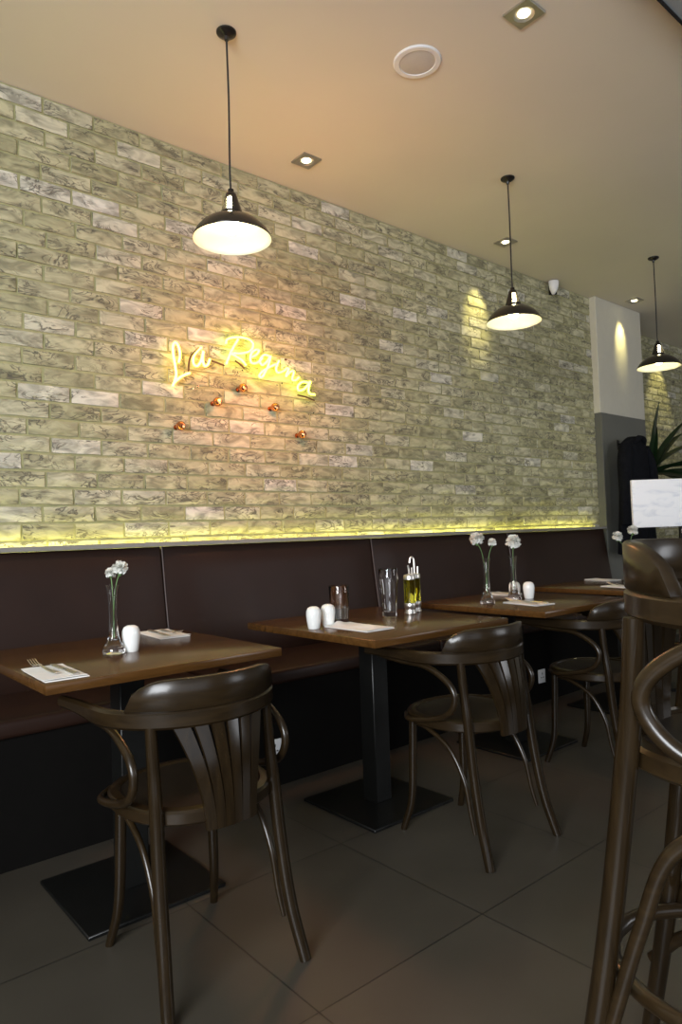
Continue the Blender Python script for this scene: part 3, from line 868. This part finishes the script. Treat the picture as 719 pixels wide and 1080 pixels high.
def make_vase(label, x, y):
    t = tag(obj('bud_vase', lathe(NB(), [(0, .002), (.020, 0), (.034, .002), (.036, .010), (.031, .024), (.021, .044), (.0155, .075), (.0135, .12), (.0145, .17), (.0185, .205), (.0225, .222), (.0205, .2225), (.0165, .205), (.0120, .17), (.0108, .12), (.0125, .075), (.015, .05), (.012, .042), (0, .038)], 32), M['glass'], None, (x, y, TZ)), label, 'vase', 'slim glass bud vases')
    return t
def carnation_bm(rad, seed):
    rnd = random.Random(seed)
    bm = NB()
    for layer in range(7):
        f = layer / 6
        tilt = math.radians(-48 + 122 * f)
        ln0 = rad * (1.0 - 0.22 * f)
        n = 11 - layer
        for q in range(n):
            a0 = 2 * PI * (q + .5 * (layer % 2)) / n + rnd.uniform(-.2, .2)
            ln = ln0 * rnd.uniform(.78, 1.12)
            wdt = ln * 0.62
            rows = []
            tl = tilt + rnd.uniform(-.12, .12)
            for j in range(4):
                v = j / 3
                row = []
                for i in range(7):
                    u = i / 6 - .5
                    ruff = (0.16 * rad * math.sin(i * 2.3 + q) * v ** 2) + rnd.uniform(-.06, .06) * rad * v
                    r_ = ln * v * (1 - .10 * (2 * u) ** 2 * v + (.09 * ((i % 2) - .5) if j == 3 else 0))
                    side = u * 2 * wdt * (0.15 + .85 * v) * .5 * 1.6
                    p = Vector((r_ * math.cos(tl) - ruff * math.sin(tl), side, r_ * math.sin(tl) + ruff * math.cos(tl) + rad * .16 * (1 - (v - .6) ** 2)))
                    p.rotate(Matrix.Rotation(a0, 3, 'Z'))
                    row.append(bm.verts.new(p))
                rows.append(row)
            for a, b in zip(rows, rows[1:]):
                for i in range(6): bm.faces.new((a[i], a[i + 1], b[i + 1], b[i]))
    return bm
def make_carnation(label, base, head, rad, seed):
    base, head = Vector(base), Vector(head)
    t = thing('white_carnation', label, 'flower', base, 0, 'white carnations in bud vases')
    h = head - base
    bm = NB(); sweep(bm, [(0, 0, 0), (h.x * .10, h.y * .10, h.z * .40), (h.x * .45, h.y * .45, h.z * .75), h - Vector((0, 0, rad * .45))], [.0016, .0018, .0018, .002], 8, 6)
    obj('stem', bm, M['stem'], t)
    bm = NB(); lathe(bm, [(.002, -rad * .95), (rad * .24, -rad * .75), (rad * .30, -rad * .2), (rad * .36, 0.0), (0, 0)], 14, h.x, h.y, h.z); obj('calyx', bm, M['stem'], t)
    obj('flower_head', carnation_bm(rad, seed), M['petal'], t, h, (0.15, 0.1, seed), ang=180)
V1 = (0.868, 2.196); V2 = (2.695, 2.115); V3 = (2.905, 2.110); V4 = (4.03, 2.08); V5 = (4.28, 1.83)
make_vase('slim glass vase on the nearest table, beside a white shaker', *V1)
make_vase('left slim glass vase of two on the third table', *V2)
make_vase('right slim glass vase of two on the third table, beside the shakers', *V3)
make_vase('slim vase on the farthest table, left of the stool back', *V4)
make_vase('slim vase on the farthest table, behind the stool at the right edge', *V5)
def fl(V, dx, dy, z): return (V[0] + dx, V[1] + dy, TZ + z)
make_carnation('white carnation on the nearest table, upper of its pair', (V1[0], V1[1], TZ + .05), fl(V1, .020, -.014, .276), .027, 1)
make_carnation('smaller white carnation low in the nearest vase', (V1[0] + .003, V1[1], TZ + .05), fl(V1, .000, .012, .262), .019, 2)
make_carnation('large white carnation leaning left, in the left vase of the third table', (V2[0], V2[1], TZ + .05), fl(V2, -.036, .022, .318), .036, 3)
make_carnation('small white carnation leaning right, in the left vase of the third table', (V2[0] + .003, V2[1], TZ + .05), fl(V2, .030, -.020, .298), .022, 4)
make_carnation('single white carnation in the right vase of the third table', (V3[0], V3[1], TZ + .05), fl(V3, .004, -.004, .295), .040, 5)
make_carnation('white carnation leaning left, beside the stool back', (V4[0], V4[1], TZ + .05), fl(V4, -.045, .042, .292), .033, 6)
make_carnation('white carnation leaning right, beside the stool back', (V4[0] + .003, V4[1], TZ + .05), fl(V4, .022, -.022, .328), .034, 7)
make_carnation('white carnation cut by the right edge, behind the stool', (V5[0], V5[1], TZ + .05), fl(V5, .0, .0, .312), .036, 8)

def tumbler(label, x, y):
    t = thing('water_tumbler', label, 'glass', (x, y, TZ))
    bm = NB(); lathe(bm, [(0, 0), (.034, 0), (.0355, .003), (.0425, .150), (.0418, .152), (.0405, .150), (.0338, .016), (0, .014)], 40); obj('tumbler_glass', bm, M['glass'], t)
    bm = NB(); lathe(bm, [(0, .0145), (.0334, .0165), (.0356, .060), (0, .060)], 40); obj('water', bm, M['water'], t)
tumbler('short straight tumbler a third full of water', 1.815, 2.185)
t = thing('pint_glass', 'tall empty pint glass with a bulge below its rim', 'glass', (2.085, 2.170, TZ))
bm = NB(); lathe(bm, [(0, 0), (.030, 0), (.0315, .004), (.0345, .07), (.0385, .135), (.0425, .150), (.0435, .163), (.0415, .176), (.0425, .205), (.0418, .207), (.0405, .205), (.0395, .176), (.0415, .163), (.0405, .151), (.0365, .135), (.0325, .07), (.0290, .020), (0, .018)], 40)
obj('pint_body', bm, M['glass'], t)

def cruet(label, x, y, rz, hook):
    t = thing('oil_bottle', label, 'bottle', (x, y, TZ), rz, 'oil bottles')
    bm = NB(); lathe(bm, [(0, 0), (.026, 0), (.027, .003), (.027, .008), (.024, .012), (.024, .026), (.027, .030), (.027, .046), (.026, .048), (0, .048)], 32); obj('metal_base', bm, M['chrome'], t)
    bm = NB(); lathe(bm, [(0, .0485), (.0250, .0485), (.0255, .053), (.0255, .152), (0, .152)], 32); obj('oil_body', bm, M['oil'], t)
    bm = NB(); lathe(bm, [(0, .1525), (.0262, .1525), (.0265, .168), (.024, .172), (.010, .176), (0, .177)], 32); obj('cap', bm, M['chrome'], t)
    bm = NB()
    if hook: sweep(bm, [(0, 0, .172), (0, 0, .215), (.002, 0, .238), (.010, 0, .248), (.018, 0, .240), (.021, 0, .222)], .0042, 8, 6)
    else: sweep(bm, [(0, 0, .172), (.001, 0, .196), (.004, 0, .215)], .0042, 8, 4)
    obj('spout', bm, M['chrome'], t)
    bm = NB(); sweep(bm, [(-.013, .008, .170), (-.014, .009, .205)], .004, 8, 1); obj('air_tube', bm, M['chrome'], t)
cruet('nearer cylindrical oil bottle with a steel cap and base', 2.195, 2.150, 2.4, False)
cruet('farther oil bottle with a hooked steel spout', 2.268, 2.188, 2.6, True)

def napkin_bm(L, W, seed, ridge=0.0):
    rnd = random.Random(seed)
    bm = NB()
    for lay in range(2):
        nx, ny = 8, 12
        z0 = 0.0006 + lay * 0.0018
        sh = (rnd.uniform(-.006, .006), rnd.uniform(-.006, .006)) if lay else (0, 0)
        g = [[], []]
        for s in (0, 1):
            for j in range(ny + 1):
                row = []
                for i in range(nx + 1):
                    u, v = i / nx - .5, j / ny - .5
                    wv = 0.0008 * (1 + noise.noise(Vector((u * 3 + seed, v * 5, lay)))) + ridge * math.exp(-((u + .1 * math.sin(v * 7)) / .16) ** 2) * (0.6 + .4 * math.sin(v * 9 + seed))
                    if lay: wv += 0.004 * max(0, abs(v) - .35) * 4
                    row.append(bm.verts.new((u * W + sh[0], v * L + sh[1], z0 + (0.0012 if s else 0) + (wv if s or lay else 0))))
                g[s].append(row)
        for s in (0, 1):
            for j in range(ny):
                for i in range(nx): bm.faces.new((g[s][j][i], g[s][j][i + 1], g[s][j + 1][i + 1], g[s][j + 1][i]))
        for j in range(ny):
            for i in (0, nx): bm.faces.new((g[0][j][i], g[0][j + 1][i], g[1][j + 1][i], g[1][j][i]))
        for i in range(nx):
            for j in (0, ny): bm.faces.new((g[0][j][i], g[0][j][i + 1], g[1][j][i + 1], g[1][j][i]))
    return bm
def napkin(label, x, y, rz, L=.23, W=.115, seed=1, ridge=0):
    return tag(obj('napkin', napkin_bm(L, W, seed, ridge), M['napkin'], None, (x, y, TZ), (0, 0, rz)), label, 'napkin', 'folded white napkins')
NZ = TZ + 0.0062
def flat_strip(bm, pts, half_w, thick):
    secs = []
    P = [Vector(p) for p in pts]
    for i, p in enumerate(P):
        h, tk = half_w[i], thick / 2
        secs.append([p + Vector((-h, 0, 0)), p + Vector((-h * .7, 0, -tk)), p + Vector((h * .7, 0, -tk)), p + Vector((h, 0, 0)), p + Vector((h * .7, 0, tk)), p + Vector((-h * .7, 0, tk))])
    sections(bm, secs)
def make_fork(label, x, y, rz):
    t = thing('fork', label, 'fork', (x, y, NZ), rz)
    bm = NB()
    flat_strip(bm, [(0, -.10, .003), (0, -.085, .003), (0, -.04, .003), (0, .0, .005), (0, .022, .008), (0, .036, .010)], [.009, .010, .0075, .004, .0035, .004], .003)
    obj('handle', bm, M['chrome'], t)
    bm = NB()
    flat_strip(bm, [(0, .034, .010), (0, .045, .008), (0, .056, .006)], [.004, .0115, .0125], .0025)
    for q in range(4):
        xx = -.0108 + .0072 * q
        sweep(bm, [(xx, .054, .006), (xx, .075, .0075), (xx, .104, .018)], [.0017, .0015, .001], 6, 3)
    obj('tines', bm, M['chrome'], t)
def make_knife(label, x, y, rz):
    t = thing('table_knife', label, 'knife', (x, y, NZ), rz)
    bm = NB(); flat_strip(bm, [(0, -.105, .003), (0, -.09, .003), (0, -.03, .003), (0, -.005, .003)], [.008, .009, .007, .005], .006); obj('handle', bm, M['chrome'], t)
    bm = NB(); flat_strip(bm, [(0, -.005, .003), (0, .01, .003), (.001, .07, .003), (.001, .098, .003), (-.003, .108, .003)], [.004, .009, .010, .007, .001], .0018); obj('blade', bm, M['chrome'], t)
napkin('white napkin at the front left corner of the nearest table', 0.622, 2.000, math.radians(-2), seed=1)
make_fork('fork on the front napkin of the nearest table', 0.610, 2.06, math.radians(3))
make_knife('knife on the front napkin of the nearest table', 0.648, 2.01, 0)
napkin('white napkin at the rear of the nearest table, behind the shaker', 1.175, 2.475, math.radians(-4), seed=2)
make_fork('fork on the rear napkin of the nearest table', 1.200, 2.470, math.radians(174))
make_knife('knife on the rear napkin of the nearest table', 1.158, 2.480, math.radians(176))
napkin('crumpled white napkin beside the shaker pair, without cutlery', 1.755, 2.000, math.radians(0), .25, .14, 3, .012)
napkin('white napkin at the front edge of the third table', 2.80, 1.955, math.radians(-10), .22, .12, 4)
make_fork('fork on the front napkin of the third table', 2.775, 1.97, math.radians(-8))
make_knife('knife on the front napkin of the third table', 2.825, 1.96, math.radians(-8))
napkin('white napkin at the rear of the third table, behind the vases', 3.14, 2.36, math.radians(-8), .18, .12, 5)
make_knife('knife on the rear napkin of the third table', 3.14, 2.36, math.radians(-6))
napkin('white napkin at the rear right of the farthest table', 4.26, 2.385, math.radians(-10), .20, .12, 6)
napkin('white napkin at the front left of the farthest table', 3.83, 2.03, math.radians(-10), .20, .12, 7)
make_fork('fork on the front napkin of the farthest table', 3.84, 2.03, math.radians(-12))

# tan basket behind the stool
t = thing('wicker_basket', 'tan woven basket on the farthest table, behind the stool', 'basket', (4.22, 2.02, TZ), .3)
bm = NB()
prof = [(0, 0), (.06, 0)]
for q in range(13): prof.append((.065 + .045 * q / 12 + (.003 if q % 2 else 0), .004 + .012 * q))
prof += [(.113, .155), (.108, .155)] + [(.105 - .043 * q / 6, .145 - .023 * q) for q in range(6)] + [(0, .012)]
lathe(bm, prof, 32); obj('body', bm, M['wicker'], t)
bm = NB()
sweep(bm, [(.112 * math.cos(2 * PI * q / 24), .112 * math.sin(2 * PI * q / 24), .156 + .003 * (q % 2)) for q in range(25)], .006, 8, 2); obj('rim', bm, M['wicker'], t)

# ------------------------------------------------------------------ far right: board, coat, plant
BX, BY = 4.70, 2.09
t = thing('notice_board', 'bright white board with faint grey smudges at the right edge', 'board', (BX, BY, 0), math.radians(-40))
bm = NB(); box(bm, -.285, .40, -.014, .014, 1.09, 1.412, .004, 2); obj('panel', bm, M['board'], t)
bm = NB(); box(bm, .04, .07, .014, .038, .02, 1.35, .003, 1); obj('post', bm, M['black_metal'], t)
bm = NB(); box(bm, -.11, .22, -.06, .14, 0, .02, .004, 1); obj('foot', bm, M['black_metal'], t)

def make_coat():
    t = thing('hanging_coat', 'long dark coat hanging against the grey lower half of the pier', 'coat', (5.99, 3.0, 0))
    bm = NB()
    n = 44
    secs = []
    for z, wd, dp in ((1.90, .055, .045), (1.88, .10, .06), (1.84, .17, .075), (1.76, .205, .085), (1.6, .215, .088), (1.4, .225, .09), (1.2, .24, .095), (1.0, .26, .10), (.86, .275, .105), (.855, .26, .09)):
        f = max(0, min(1, (1.85 - z) / .9))
        s = []
        for q in range(n):
            a = 2 * PI * q / n
            fold = 1 + f * (.13 * math.sin(7 * a + z * 1.5) + .07 * math.sin(12 * a + 1))
            s.append(Vector((wd * math.cos(a) * (1 + .06 * f * math.sin(5 * a)), min(dp * math.sin(a) * fold, .118), z)))
        secs.append(s)
    sections(bm, secs); obj('coat_body', bm, M['coat'], t)
    for s in (1, -1):
        bm = NB(); sweep(bm, [(s * .15, -.01, 1.80), (s * .225, -.03, 1.66), (s * .25, -.04, 1.45), (s * .255, -.035, 1.22), (s * .25, -.03, 1.12)], [.06, .062, .056, .05, .052], 14, 6); obj('sleeve', bm, M['coat'], t)
    bm = NB(); sweep(bm, [(-.10, -.05, 1.83), (-.05, -.075, 1.87), (0, -.06, 1.885), (.05, -.075, 1.87), (.10, -.05, 1.83)], [.02, .026, .024, .026, .02], 10, 6); obj('collar', bm, M['coat'], t)
make_coat()
t = thing('coat_hook', 'black hook on the grey pier carrying the dark coat', 'hook', (5.99, PY, 1.80))
bm = NB(); sweep(bm, [(0, 0, .05), (0, -.03, .05), (0, -.10, .03), (0, -.13, .02), (0, -.15, .05)], .008, 8, 6); obj('hook_arm', bm, M['black_metal'], t)
bm = NB(); box(bm, -.02, .02, -.006, 0, .0, .09, .003, 1); obj('back_plate', bm, M['black_metal'], t)

def leaf_bm(L, W, droop, seed):
    rnd = random.Random(seed)
    bm = NB(); n = 12
    rows = []
    for j in range(n + 1):
        v = j / n
        wv = W * (math.sin(PI * min(1, v * .93 + .05)) ** .8) * (1 - .25 * v)
        if j == n: wv = .001
        y = L * v; z = -droop * L * v * v
        rows.append([bm.verts.new((-wv, y, z + .35 * wv)), bm.verts.new((-wv * .5, y, z + .12 * wv)), bm.verts.new((0, y, z)), bm.verts.new((wv * .5, y, z + .12 * wv)), bm.verts.new((wv, y, z + .35 * wv)),
                     bm.verts.new((0, y, z - .004))])
    for a, b in zip(rows, rows[1:]):
        for i in range(4): bm.faces.new((a[i], a[i + 1], b[i + 1], b[i]))
        bm.faces.new((a[4], a[5], b[5], b[4])); bm.faces.new((a[5], a[0], b[0], b[5]))
    return bm
t = thing('potted_plant', 'dark potted plant with long pointed leaves beside the pier', 'plant', (6.75, 3.20, 0))
bm = NB(); lathe(bm, [(0, 0), (.13, 0), (.14, .01), (.18, .36), (.19, .37), (.19, .40), (.17, .40), (.165, .36), (0, .355)], 32); obj('pot', bm, M['pot'], t)
bm = NB(); lathe(bm, [(.164, .357), (.08, .375), (0, .38)], 24); obj('soil', bm, M['soil'], t)
bm = NB(); sweep(bm, [(0, 0, .36), (.01, .0, .8), (-.01, .01, 1.2), (0, 0, 1.62)], [.022, .02, .018, .014], 10, 6); obj('trunk', bm, M['pot'], t)
# (azimuth about z, elevation, length, width, droop)
LV = [(350, 80, .50, .035, .05), (300, 84, .72, .060, .03), (320, 62, .66, .055, .15), (330, 42, .70, .050, .30), (310, 26, .78, .050, .30), (325, 8, .72, .050, .25), (300, -4, .66, .050, .25), (280, 15, .55, .045, .3), (290, 30, .5, .045, .4), (20, 35, .42, .045, .4), (345, 55, .6, .05, .25), (335, -12, .6, .045, .2), (275, 0, .5, .045, .3)]
for q, (az, el, L, W_, dr) in enumerate(LV):
    o = obj('leaf', leaf_bm(L, W_ * 1.75, dr, q), M['leaf'], t, (0, 0, 1.60 + .012 * (q % 4)), (math.radians(el), 0, math.radians(az - 90)), ang=70)
